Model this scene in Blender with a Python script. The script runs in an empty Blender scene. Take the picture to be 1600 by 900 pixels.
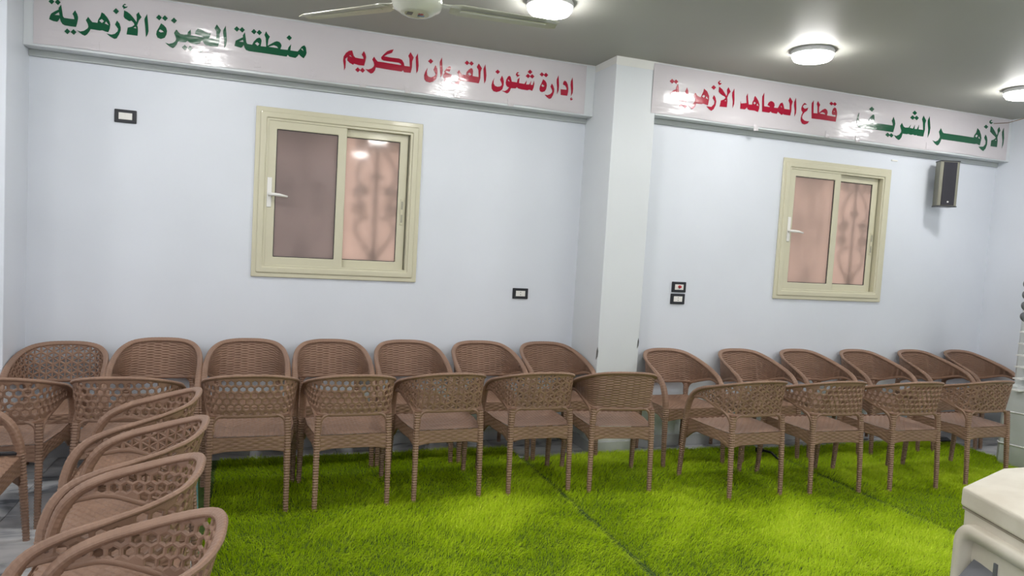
import bpy, bmesh, math, random
import numpy as np
from mathutils import Vector, Matrix
random.seed(7); rng = np.random.default_rng(7)
S = bpy.context.scene; COL = S.collection
PI = math.pi
# ------------------------------------------------------------------ camera (photo taken as 1600x900, f in pixels)
F_PX, YAW, PITCH, ROLL, CAM_H = 1100.0, 0.34268155, 0.06291438, 0.0580707, 1.6
def cam_axes():
    cy, sy, cp, sp, cr, sr = math.cos(YAW), math.sin(YAW), math.cos(PITCH), math.sin(PITCH), math.cos(ROLL), math.sin(ROLL)
    w = Vector((sy*cp, cy*cp, -sp)); r0 = Vector((cy, -sy, 0)); u0 = r0.cross(w)
    return cr*r0 + sr*u0, -sr*r0 + cr*u0, w
CR, CU, CW = cam_axes(); CAM = Vector((0, 0, CAM_H))
cd = bpy.data.cameras.new('camera'); co = bpy.data.objects.new('camera', cd); COL.objects.link(co)
co.matrix_world = Matrix(((CR.x, CU.x, -CW.x, CAM.x), (CR.y, CU.y, -CW.y, CAM.y), (CR.z, CU.z, -CW.z, CAM.z), (0, 0, 0, 1)))
cd.sensor_width = 36; cd.lens = F_PX/1600*36; cd.clip_start = 0.02
S.camera = co
def ray(x, y): return CW + (x-800)/F_PX*CR - (y-450)/F_PX*CU
def on_y(x, y, Y): d = ray(x, y); return CAM + d*(Y/d.y)
def on_z(x, y, z): d = ray(x, y); return CAM + d*((z-CAM_H)/d.z)
# ------------------------------------------------------------------ world, exposure
W = bpy.data.worlds.new('world'); S.world = W; W.use_nodes = True
bg = W.node_tree.nodes['Background']; bg.inputs[0].default_value = (0.95, 0.97, 1.0, 1); bg.inputs[1].default_value = 3.3
S.view_settings.view_transform = 'Standard'; S.view_settings.look = 'None'
S.view_settings.gamma = 1; S.view_settings.use_curve_mapping = False
S.view_settings.exposure = 0.0
LAMP = 78.0            # radiance of the ceiling lamps' diffusers
# ------------------------------------------------------------------ materials
def nodes(m): m.use_nodes = True; return m.node_tree, m.node_tree.nodes, m.node_tree.links
def mat(name, col, rough=.5, var=.0, vscale=6, bump=0, bscale=60, metal=0, spec=.5, coat=0, detail=3, stretch=None, col2=None, sub=0):
    m = bpy.data.materials.new(name); t, n, l = nodes(m); b = n['Principled BSDF']
    b.inputs['Base Color'].default_value = (*col, 1); b.inputs['Roughness'].default_value = rough
    b.inputs['Metallic'].default_value = metal; b.inputs['Specular IOR Level'].default_value = spec
    b.inputs['Coat Weight'].default_value = coat; b.inputs['Coat Roughness'].default_value = .08
    tc = n.new('ShaderNodeTexCoord'); src = tc.outputs['Object']
    if stretch:
        mp = n.new('ShaderNodeMapping'); mp.inputs['Scale'].default_value = stretch; l.new(src, mp.inputs[0]); src = mp.outputs[0]
    if var or col2:
        nz = n.new('ShaderNodeTexNoise'); nz.inputs['Scale'].default_value = vscale; nz.inputs['Detail'].default_value = detail; l.new(src, nz.inputs['Vector'])
        rp = n.new('ShaderNodeValToRGB'); l.new(nz.outputs[0], rp.inputs[0])
        a = col2 if col2 else tuple(c*(1-var) for c in col); bcol = col if col2 else tuple(min(1, c*(1+var)) for c in col)
        rp.color_ramp.elements[0].position = .35; rp.color_ramp.elements[1].position = .65
        rp.color_ramp.elements[0].color = (*a, 1); rp.color_ramp.elements[1].color = (*bcol, 1); l.new(rp.outputs[0], b.inputs['Base Color'])
    if bump:
        nb = n.new('ShaderNodeTexNoise'); nb.inputs['Scale'].default_value = bscale; nb.inputs['Detail'].default_value = 4; l.new(src, nb.inputs['Vector'])
        bp = n.new('ShaderNodeBump'); bp.inputs['Strength'].default_value = bump; bp.inputs['Distance'].default_value = .01
        l.new(nb.outputs[0], bp.inputs['Height']); l.new(bp.outputs[0], b.inputs['Normal'])
    return m
M = {}
M['wall'] = mat('wall_paint', (.70, .735, .80), .38, var=.02, vscale=1.5, bump=.06, bscale=14)
M['wall_warm'] = mat('pillar_paint', (.68, .71, .735), .4, var=.02, vscale=1.5, bump=.06, bscale=14)
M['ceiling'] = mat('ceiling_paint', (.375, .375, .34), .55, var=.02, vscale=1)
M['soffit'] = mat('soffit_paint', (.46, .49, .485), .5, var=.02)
M['tile'] = None
M['joint'] = mat('tile_joint', (.22, .22, .23), .8, var=.1)
M['cream'] = mat('cream_aluminium', (.61, .58, .43), .28, var=.02, vscale=3, coat=.3)
M['cream_dark'] = mat('window_channel', (.36, .35, .28), .4, var=.05)
M['gasket'] = mat('black_gasket', (.03, .03, .035), .6, var=.1)
M['black'] = mat('black_plastic', (.012, .013, .018), .3, var=.1)
M['white_pl'] = mat('white_plastic', (.8, .79, .76), .35, var=.02)
M['red_pl'] = mat('red_plastic', (.45, .03, .04), .4, var=.05)
M['iron'] = mat('wrought_iron', (.035, .03, .03), .6, var=.1)
M['speaker_body'] = mat('speaker_metal', (.22, .215, .17), .4, var=.05, metal=.3)
M['grille'] = mat('speaker_grille', (.012, .011, .02), .45, var=.1, bump=.4, bscale=900)
M['fan'] = mat('fan_enamel', (.50, .50, .38), .32, var=.04, vscale=12, coat=.3)
M['fan_white'] = mat('fan_hub_enamel', (.62, .63, .53), .25, var=.03, coat=.4)
M['cooler'] = mat('aged_cream_plastic', (.67, .63, .535), .45, col2=(.55, .50, .41), vscale=5, detail=6, bump=.05, bscale=150)
M['cooler_grey'] = mat('cooler_grey_plastic', (.14, .145, .16), .4, var=.06)
M['tower'] = mat('pale_grey_plastic', (.60, .63, .63), .35, var=.04, vscale=8)
M['rope'] = mat('white_cord', (.75, .75, .74), .7, var=.05)
M['teal'] = mat('teal_backing', (.16, .38, .36), .7, var=.1, vscale=30)
M['lampring'] = mat('lamp_ring', (.62, .62, .63), .35, var=.02)
M['base'] = mat('baseboard_tile', (.62, .63, .64), .25, col2=(.46, .47, .49), vscale=3, detail=6)
def wicker(name, c1, c2):
    m = mat(name, c1, .42, col2=c2, vscale=7, detail=5, bump=.12, bscale=260, spec=.4)
    return m
M['brown'] = wicker('brown_plastic_wicker', (.285, .172, .118), (.235, .140, .096))
def tile_mat():
    m = bpy.data.materials.new('grey_marble_tile'); t, n, l = nodes(m); b = n['Principled BSDF']; b.inputs['Roughness'].default_value = .16
    tc = n.new('ShaderNodeTexCoord'); oi = n.new('ShaderNodeObjectInfo'); ad = n.new('ShaderNodeVectorMath'); ad.operation = 'ADD'
    sc = n.new('ShaderNodeVectorMath'); sc.operation = 'SCALE'; sc.inputs[3].default_value = 17
    cb = n.new('ShaderNodeCombineXYZ')
    for i in range(3): l.new(oi.outputs['Random'], cb.inputs[i])
    l.new(cb.outputs[0], sc.inputs[0]); l.new(tc.outputs['Object'], ad.inputs[0]); l.new(sc.outputs[0], ad.inputs[1])
    mp = n.new('ShaderNodeMapping'); mp.inputs['Scale'].default_value = (1.2, 3.2, 1); mp.inputs['Rotation'].default_value = (0, 0, .5); l.new(ad.outputs[0], mp.inputs[0])
    nz = n.new('ShaderNodeTexNoise'); nz.inputs['Scale'].default_value = 1.6; nz.inputs['Detail'].default_value = 8; nz.inputs['Distortion'].default_value = 1.6; l.new(mp.outputs[0], nz.inputs['Vector'])
    rp = n.new('ShaderNodeValToRGB'); e = rp.color_ramp.elements; e[0].position = .3; e[0].color = (.16, .17, .19, 1); e[1].position = .62; e[1].color = (.66, .66, .67, 1)
    k = e.new(.44); k.color = (.48, .49, .51, 1)
    l.new(nz.outputs[0], rp.inputs[0]); l.new(rp.outputs[0], b.inputs['Base Color']); return m
M['tile'] = tile_mat()
def glass_mat(name, tint):       # frosted pane: scatters daylight through, with a glossy inner face
    m = bpy.data.materials.new(name); t, n, l = nodes(m); n.clear()
    out = n.new('ShaderNodeOutputMaterial'); tr = n.new('ShaderNodeBsdfTranslucent'); df = n.new('ShaderNodeBsdfDiffuse'); gl = n.new('ShaderNodeBsdfGlossy')
    tc = n.new('ShaderNodeTexCoord'); nz = n.new('ShaderNodeTexNoise'); nz.inputs['Scale'].default_value = 5; nz.inputs['Detail'].default_value = 5; l.new(tc.outputs['Object'], nz.inputs['Vector'])
    mx = n.new('ShaderNodeMix'); mx.data_type = 'RGBA'; l.new(nz.outputs[0], mx.inputs[0])
    mx.inputs[6].default_value = (*[c*.93 for c in tint], 1); mx.inputs[7].default_value = (*[min(1, c*1.07) for c in tint], 1)
    l.new(mx.outputs[2], tr.inputs[0]); df.inputs[0].default_value = (*[c*.5 for c in tint], 1); gl.inputs['Roughness'].default_value = .06
    m1 = n.new('ShaderNodeMixShader'); m1.inputs[0].default_value = .35; l.new(tr.outputs[0], m1.inputs[1]); l.new(df.outputs[0], m1.inputs[2])
    fr = n.new('ShaderNodeFresnel'); fr.inputs[0].default_value = 1.45
    m2 = n.new('ShaderNodeMixShader'); l.new(fr.outputs[0], m2.inputs[0]); l.new(m1.outputs[0], m2.inputs[1]); l.new(gl.outputs[0], m2.inputs[2])
    l.new(m2.outputs[0], out.inputs[0]); return m
M['glass'] = glass_mat('frosted_glass', (.86, .69, .61))
M['glass_dark'] = glass_mat('frosted_glass_double', (.58, .485, .455))
def vinyl(name, col, rough=.16):  # glossy printed banner, slightly cockled
    m = bpy.data.materials.new(name); t, n, l = nodes(m); b = n['Principled BSDF']; b.inputs['Base Color'].default_value = (*col, 1); b.inputs['Roughness'].default_value = rough
    tc = n.new('ShaderNodeTexCoord'); mp = n.new('ShaderNodeMapping'); mp.inputs['Scale'].default_value = (2.2, 1, 5); l.new(tc.outputs['Object'], mp.inputs[0])
    nz = n.new('ShaderNodeTexNoise'); nz.inputs['Scale'].default_value = 1.4; nz.inputs['Detail'].default_value = 3; l.new(mp.outputs[0], nz.inputs['Vector'])
    bp = n.new('ShaderNodeBump'); bp.inputs['Strength'].default_value = .24; bp.inputs['Distance'].default_value = .03; l.new(nz.outputs[0], bp.inputs['Height']); l.new(bp.outputs[0], b.inputs['Normal'])
    return m
M['vinyl'] = vinyl('banner_vinyl', (.62, .585, .61))
M['ink_green'] = vinyl('green_print', (.004, .085, .036)); M['ink_red'] = vinyl('red_print', (.36, .006, .03))
def emit(name, col, s):
    m = bpy.data.materials.new(name); t, n, l = nodes(m); n.clear(); o = n.new('ShaderNodeOutputMaterial'); e = n.new('ShaderNodeEmission')
    e.inputs[0].default_value = (*col, 1); e.inputs[1].default_value = s; l.new(e.outputs[0], o.inputs[0]); return m
M['lamp'] = emit('lamp_diffuser', (1.0, .985, .96), LAMP)
def grass_mat():
    m = bpy.data.materials.new('synthetic_grass'); t, n, l = nodes(m); b = n['Principled BSDF']; b.inputs['Roughness'].default_value = .45; b.inputs['Specular IOR Level'].default_value = .35
    at = n.new('ShaderNodeAttribute'); at.attribute_name = 'tone'
    rp = n.new('ShaderNodeValToRGB'); e = rp.color_ramp.elements; e[0].color = (.36, .52, .005, 1); e[1].color = (.82, .94, .07, 1); k = e.new(.5); k.color = (.58, .77, .012, 1)
    l.new(at.outputs['Fac'], rp.inputs[0]); l.new(rp.outputs[0], b.inputs['Base Color'])
    tr = n.new('ShaderNodeBsdfTranslucent'); l.new(rp.outputs[0], tr.inputs[0]); mx = n.new('ShaderNodeMixShader'); mx.inputs[0].default_value = .4
    l.new(b.outputs[0], mx.inputs[1]); l.new(tr.outputs[0], mx.inputs[2]); l.new(mx.outputs[0], n['Material Output'].inputs[0]); return m
M['grass'] = grass_mat()
# ------------------------------------------------------------------ helpers
def mesh(name, v, f, m=None, smooth=False):
    me = bpy.data.meshes.new(name); me.from_pydata([tuple(p) for p in v], [], f)
    if m: me.materials.append(m)
    if smooth: me.polygons.foreach_set('use_smooth', [True]*len(me.polygons))
    me.update(); return me
def link(name, me, parent=None, loc=None, rz=0):
    o = bpy.data.objects.new(name, me); COL.objects.link(o)
    if parent: o.parent = parent
    if loc is not None: o.location = loc
    if rz: o.rotation_euler = (0, 0, rz)
    return o
def tag(o, label, cat, group=None):
    o['label'] = label; o['category'] = cat
    if group: o['group'] = group
    return o
def thing(name, label, cat, loc=(0, 0, 0), rz=0, group=None): return tag(link(name, None, None, loc, rz), label, cat, group)
def struct(o): o['kind'] = 'structure'; return o
class MB:
    def __init__(s): s.v = []; s.f = []
    def add(s, v, f): k = len(s.v); s.v += [tuple(p) for p in v]; s.f += [tuple(i+k for i in q) for q in f]; return s
    def box(s, x0, x1, y0, y1, z0, z1):
        return s.add([(x0,y0,z0),(x1,y0,z0),(x1,y1,z0),(x0,y1,z0),(x0,y0,z1),(x1,y0,z1),(x1,y1,z1),(x0,y1,z1)],
                     [(0,3,2,1),(4,5,6,7),(0,1,5,4),(1,2,6,5),(2,3,7,6),(3,0,4,7)])
    def tube(s, pts, r, n=8, closed=False, caps=True):
        pts = [Vector(p) for p in pts]; N = len(pts); rows = []
        ref = None
        for i, p in enumerate(pts):
            t = (pts[(i+1) % N]-pts[i-1]) if closed else (pts[min(i+1, N-1)]-pts[max(i-1, 0)])
            t.normalize()
            if ref is None: ref = Vector((0, 0, 1)) if abs(t.z) < .9 else Vector((1, 0, 0))
            a = (ref - t*ref.dot(t)).normalized(); b = t.cross(a); ref = a
            rr = r[i] if isinstance(r, (list, tuple)) else r
            rows.append([p + a*rr*math.cos(2*PI*k/n) + b*rr*math.sin(2*PI*k/n) for k in range(n)])
        return s.rows(rows, closed, caps)
    def rows(s, rows, closed=False, caps=True):
        N = len(rows); n = len(rows[0]); v = [p for q in rows for p in q]; f = []
        for i in range(N if closed else N-1):
            j = (i+1) % N
            for k in range(n): f.append((i*n+k, i*n+(k+1) % n, j*n+(k+1) % n, j*n+k))
        if caps and not closed: f += [tuple(range(n))[::-1], tuple((N-1)*n+k for k in range(n))]
        return s.add(v, f)
    def lathe(s, prof, n=24, c=(0, 0, 0)):
        return s.rows([[(c[0]+r*math.cos(2*PI*k/n), c[1]+r*math.sin(2*PI*k/n), c[2]+z) for k in range(n)] for r, z in prof])
    def prism(s, poly, y0, y1):        # poly in x,z (counter clockwise), extruded along y
        n = len(poly)
        return s.add([(x, y0, z) for x, z in poly]+[(x, y1, z) for x, z in poly],
                     [tuple(range(n)), tuple(range(n, 2*n))[::-1]]+[((i+1) % n, i, n+i, n+(i+1) % n) for i in range(n)])
    def mesh(s, name, m, smooth=False, bevel=0, seg=2):
        me = mesh(name, s.v, s.f, m, smooth)
        bm = bmesh.new(); bm.from_mesh(me); bmesh.ops.recalc_face_normals(bm, faces=bm.faces)
        if bevel: bmesh.ops.bevel(bm, geom=list(bm.edges), offset=bevel, segments=seg, affect='EDGES', profile=.5)
        bm.to_mesh(me); bm.free()
        if smooth: me.polygons.foreach_set('use_smooth', [True]*len(me.polygons))
        return me
    def obj(s, name, m, parent=None, smooth=False, bevel=0, seg=2, loc=None): return link(name, s.mesh(name, m, smooth, bevel, seg), parent, loc)
def cr(keys, n):            # Catmull-Rom through keys, n samples
    K = [Vector(k) for k in keys]; K = [K[0]*2-K[1]]+K+[K[-1]*2-K[-2]]; out = []
    for i in range(n):
        t = i/(n-1)*(len(keys)-1); j = min(int(t), len(keys)-2); t -= j; a, b, c, d = K[j:j+4]
        out.append(.5*((2*b)+(-a+c)*t+(2*a-5*b+4*c-d)*t*t+(-a+3*b-3*c+d)*t**3))
    return out
# ------------------------------------------------------------------ room shell
CEIL = 3.057; Y1, Y2, YP, YB1 = 5.35, 4.98, 4.86, 5.22      # bay walls, pillar/right beam face, left beam face
XL, XP0, XP1, XR = -1.44, 2.466, 2.822, 6.71; XROOM, YREAR = -3.2, -2.6
def wall_hole(x0, x1, z0, z1, y0, y1, hole):
    b = MB(); a, c, d, e = hole
    b.box(x0, a, y0, y1, z0, z1); b.box(c, x1, y0, y1, z0, z1); b.box(a, c, y0, y1, z0, d); b.box(a, c, y0, y1, e, z1); return b
WIN1 = (-.075, 1.116, 1.26, 2.462); WIN2 = (4.169, 5.375, 1.257, 2.47)
h1 = (WIN1[0]+.07, WIN1[1]-.07, WIN1[2]+.07, WIN1[3]-.07); h2 = (WIN2[0]+.07, WIN2[1]-.07, WIN2[2]+.07, WIN2[3]-.07)
struct(wall_hole(XL, XP0, 0, CEIL, Y1, Y1+.16, h1).obj('wall_left_bay', M['wall']))
struct(wall_hole(XP1, XR, 0, CEIL, Y2, Y2+.16, h2).obj('wall_right_bay', M['wall']))
struct(MB().box(XP0, XP1, YP, Y1+.16, 0, CEIL).obj('wall_pillar', M['wall_warm'], bevel=.004))
struct(MB().box(XROOM, XL, 4.93, Y1+.16, 0, CEIL).obj('wall_left_pillar', M['wall'], bevel=.004))
struct(MB().box(XR, XR+.16, YREAR, Y1, 0, CEIL).obj('wall_right', M['wall']))
struct(MB().box(XROOM-.16, XROOM, YREAR, Y1, 0, CEIL).obj('wall_left', M['wall']))
struct(MB().box(XROOM-.16, XR+.16, YREAR-.16, YREAR, 0, CEIL).obj('wall_rear', M['wall']))
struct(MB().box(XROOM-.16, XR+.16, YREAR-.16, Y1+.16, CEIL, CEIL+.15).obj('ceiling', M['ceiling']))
# beams over the two bays, each with a small ledge strip tucked in the corner below
def beam(name, x0, x1, yf, yb, z0):
    o = struct(MB().box(x0, x1, yf, yb, z0, CEIL).obj(name, M['soffit'] if 0 else M['wall_warm'], bevel=.003))
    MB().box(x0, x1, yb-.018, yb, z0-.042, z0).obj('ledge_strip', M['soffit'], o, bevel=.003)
    MB().box(x0, x1, yf, yf+.003, CEIL-.005, CEIL).obj('paint_line', M['white_pl'], o)
    return o
beam('trim_1', XL, XP0, YB1, Y1, 2.655); beam('trim_2', XP1, XR, YP, Y2, 2.655)
# pale masking band of paint round the head of the pillar, a patch of old paint low on it
b = MB().box(XP0-.002, XP1, YP-.002, YP, CEIL-.065, CEIL).box(XP0-.002, XP0, YP, YB1, CEIL-.055, CEIL)
struct(b.obj('trim_3', mat('pillar_head_band', (.74, .74, .71), .4, var=.02)))
struct(MB().box(XP0+.004, XP1-.004, YP-.0015, YP, .10, .60).obj('trim_4', mat('pillar_foot_paint', (.78, .78, .77), .35, var=.02)))
chip = mat('plaster_chip', (.10, .10, .10), .8, var=.1)
for px, py, w_, h_ in ((933, 552, .008, .05), (997, 536, .006, .04)):
    p = on_y(px, py, YP); k = MB().prism([(p.x-w_, p.z-h_), (p.x+w_*.6, p.z-h_*.5), (p.x+w_, p.z+h_*.3), (p.x+.1*w_, p.z+h_), (p.x-w_*.8, p.z+h_*.4)], YP-.003, YP); k.obj('paint_chip', chip, bpy.data.objects['wall_pillar'])
# baseboards
def base(name, x0, x1, y0, y1): struct(MB().box(x0, x1, y0, y1, .0, .095).obj(name, M['base'], bevel=.003))
base('baseboard_left_bay', XL, XP0, Y1-.014, Y1); base('baseboard_right_bay', XP1, XR-.014, Y2-.014, Y2)
base('baseboard_pillar_front', XP0-.014, XP1+.0, YP-.014, YP); base('baseboard_pillar_side', XP0-.014, XP0, YP, Y1-.014)
base('baseboard_right', XR-.014, XR, YREAR, Y2-.014); base('baseboard_left_pillar', XL, XL+.014, 4.93, Y1-.014)
# floor: slab plus single marble tiles
floor = struct(MB().box(XROOM-.16, XR+.16, YREAR-.16, Y1+.16, -.12, -.006).obj('floor', M['joint']))
def tiles():
    T = .6; x0 = -1.24-4*T; y0 = 4.915-13*T; cache = {}
    for i in range(18):
        for j in range(15):
            a, c = max(XROOM, x0+i*T), min(XR, x0+(i+1)*T); d, e = max(YREAR, y0+j*T), min(Y1, y0+(j+1)*T)
            if c-a < .02 or e-d < .02: continue
            key = (round(c-a, 3), round(e-d, 3))
            if key not in cache:
                hx, hy = (c-a)/2-.0015, (e-d)/2-.0015; cache[key] = MB().box(-hx, hx, -hy, hy, -.01, 0).mesh('tile', M['tile'])
            link('tile', cache[key], floor, ((a+c)/2, (d+e)/2, 0))
tiles()
# ------------------------------------------------------------------ windows
def ring(b, x0, x1, z0, z1, w, y0, y1):       # rectangular frame with mitred look
    b.add([(x0,y0,z0),(x1,y0,z0),(x1,y0,z1),(x0,y0,z1),(x0+w,y0,z0+w),(x1-w,y0,z0+w),(x1-w,y0,z1-w),(x0+w,y0,z1-w),
           (x0,y1,z0),(x1,y1,z0),(x1,y1,z1),(x0,y1,z1),(x0+w,y1,z0+w),(x1-w,y1,z0+w),(x1-w,y1,z1-w),(x0+w,y1,z1-w)],
          [(0,1,5,4),(1,2,6,5),(2,3,7,6),(3,0,4,7),(9,8,12,13),(10,9,13,14),(11,10,14,15),(8,11,15,12)]+
          [(i, (i+3) % 4, 8+(i+3) % 4, 8+i) for i in range(4)]+[(4+i, 4+(i+1) % 4, 12+(i+1) % 4, 12+i) for i in range(4)])
    return b
def window(name, r, Y, dark_left):
    x0, x1, z0, z1 = r; o = struct(link(name, None, None, ((x0+x1)/2, Y, z0)))
    def P(b, nm, m, par=o, **k):
        ob = b.obj(nm, m, None, **k); ob.parent = par
        if par is o: ob.location = (-(x0+x1)/2, -Y, -z0)
        return ob
    P(ring(MB(), x0, x1, z0, z1, .034, Y-.016, Y), 'casing_outer', M['cream'], bevel=.005)
    P(ring(MB(), x0+.03, x1-.03, z0+.03, z1-.03, .045, Y-.024, Y), 'casing_bead', M['cream'], bevel=.009, seg=3)
    P(ring(MB(), x0+.07, x1-.07, z0+.07, z1-.07, .02, Y-.014, Y+.10), 'track_frame', M['cream'], bevel=.002)
    P(ring(MB(), x0+.09, x1-.09, z0+.09, z1-.09, .006, Y+.045, Y+.10), 'track_channel', M['cream_dark'])
    xm = x0+.505*(x1-x0)
    # left sash in front, right sash behind it
    def sash(a, c, y, right, glass, nm):
        b = MB(); e, g = z0+.085, z1-.085
        wl = .062; wr = .062
        fr = P(ring(MB(), a, c, e, g, wl, y, y+.032), nm, M['cream'], bevel=.005)
        gs = ring(MB(), a+wl-.002, c-wr+.002, e+wl-.002, g-wl+.002, .006, y+.008, y+.024).obj('gasket', M['gasket']); gs.parent = fr
        pn = MB().box(a+wl-.004, c-wr+.004, y+.014, y+.020, e+wl-.004, g-wl+.004).obj('pane', glass); pn.parent = fr
        return fr
    L = sash(x0+.082, xm+.03, Y-.008, False, M['glass_dark'] if dark_left else M['glass'], 'sash')
    R = sash(xm-.035, x1-.098, Y+.030, True, M['glass'], 'sash')
    # lever handle on the left stile
    hx, hz = x0+.106, z0+.59
    pl = MB().box(hx-.016, hx+.016, Y-.018, Y-.008, hz-.09, hz+.12).obj('handle_plate', M['white_pl'], L, bevel=.004)
    MB().tube([(hx, Y-.016, hz), (hx, Y-.045, hz), (hx+.02, Y-.055, hz), (hx+.07, Y-.055, hz-.002), (hx+.125, Y-.052, hz-.01)], [.011, .011, .012, .011, .006], 10).obj('lever', M['white_pl'], L, smooth=True)
    lx, lz = x1-.127, z0+.53
    MB().box(lx-.012, lx+.012, Y+.024, Y+.030, lz-.1, lz+.1).obj('latch_plate', M['cream'], R, bevel=.003)
    for q in (-.05, .05): MB().box(lx-.006, lx+.006, Y+.021, Y+.025, lz+q-.03, lz+q+.03).obj('latch_slot', M['cream_dark'], R)
    return o
window('window_1', WIN1, Y1, True); window('window_2', WIN2, Y2, False)
# wrought-iron scroll grilles outside the panes
def spiral(cx, cz, r, a0, turns, s=1, n=22):
    return [(cx+s*r*(1-.75*i/n)*math.cos(a0+turns*2*PI*i/n), 0, cz+r*(1-.75*i/n)*math.sin(a0+turns*2*PI*i/n)) for i in range(n+1)]
def window_grille(r, Y, label):
    x0, x1, z0, z1 = r; g = thing('window_grille', label, 'grille', ((x0+x1)/2, Y+.040, z0+.1), group='scroll grilles outside the windows')
    w, h = x1-x0-.2, z1-z0-.2
    for q in (.004, h-.022): MB().box(-w/2-.003, w/2+.003, -.006, .006, q, q+.018).obj('rail', M['iron'], g)
    for cx in (-.26, .27):
        MB().tube([(cx, 0, .01), (cx, 0, h-.01)], .015, 8).obj('bar', M['iron'], g)
        MB().tube([(cx-.05, 0, h*.68), (cx+.05, 0, h*.68)], .014, 8).obj('collar', M['iron'], g)
        for s in (-1, 1):
            MB().tube([(cx+s*x, 0, z) for x, z in ((0, h*.97), (.05, h*.88), (.12, h*.78), (.15, h*.68), (.11, h*.60), (.05, h*.58))], .012, 6).obj('scroll', M['iron'], g, smooth=True)
            MB().tube([(cx+s*x, 0, z) for x, z in ((0, h*.03), (.05, h*.12), (.12, h*.22), (.15, h*.30), (.11, h*.36), (.05, h*.38))], .012, 6).obj('scroll', M['iron'], g, smooth=True)
            for cz in (.44, .56, .92): MB().tube(spiral(cx+s*.13, h*cz, .055, PI/2, 1.3, s), .011, 6).obj('scroll', M['iron'], g, smooth=True)
window_grille(WIN1, Y1+.036, 'wrought-iron scroll grille behind the frosted window of the left bay')
window_grille(WIN2, Y2+.036, 'wrought-iron scroll grille behind the frosted window next to the wall loudspeaker')
# ------------------------------------------------------------------ chairs
BACK = -.275
def keys(ht):
    d = ht-.785
    T = [(0, -.285, .785+d), (.098, -.278, .782+d), (.178, -.245, .768+d), (.229, -.165, .740+d*.7), (.250, -.06, .708+d*.4), (.257, .045, .675), (.258, .130, .632)]
    B = [(0, -.222, .548), (.10, -.220, .548), (.185, -.203, .550), (.217, -.145, .556), (.236, -.06, .586), (.250, .045, .613), (.257, .150, .598)]
    return T, B
def mirror(k): return [(-x, y, z) for x, y, z in k[:0:-1]]+list(k)
NS = 241
def panel_curves(ht):
    T, B = keys(ht); t = cr(mirror(T), NS); b = cr(mirror(B), NS)
    s = [0]
    for i in range(1, NS): s.append(s[-1]+((t[i]+b[i])/2-(t[i-1]+b[i-1])/2).length)
    m = s[-1]/2; s = [q-m for q in s]; return np.array(t), np.array(b), np.array(s)
class Panel:
    def __init__(p, ht):
        p.t, p.b, p.s = panel_curves(ht); p.h0 = .548
        p.smax = p.s[-1]
    def curves(p, u):
        T = np.array([np.interp(u, p.s, p.t[:, k]) for k in range(3)]); B = np.array([np.interp(u, p.s, p.b[:, k]) for k in range(3)]); return T, B
    def frac(p, u, z):
        T, B = p.curves(u); return (z-B[2])/max(T[2]-B[2], .004)
    def at(p, u, fr, off=0):
        T, B = p.curves(u); q = B+(T-B)*fr
        e = .004; T2, B2 = p.curves(u+e); T1, B1 = p.curves(u-e); tu = (T2+B2-T1-B1); tv = T-B
        n = np.cross(tu, tv); ln = np.linalg.norm(n); n = n/ln if ln > 1e-9 else np.array([0, 0, 0])
        return q+n*off            # n points outwards (away from the sitter)
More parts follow.
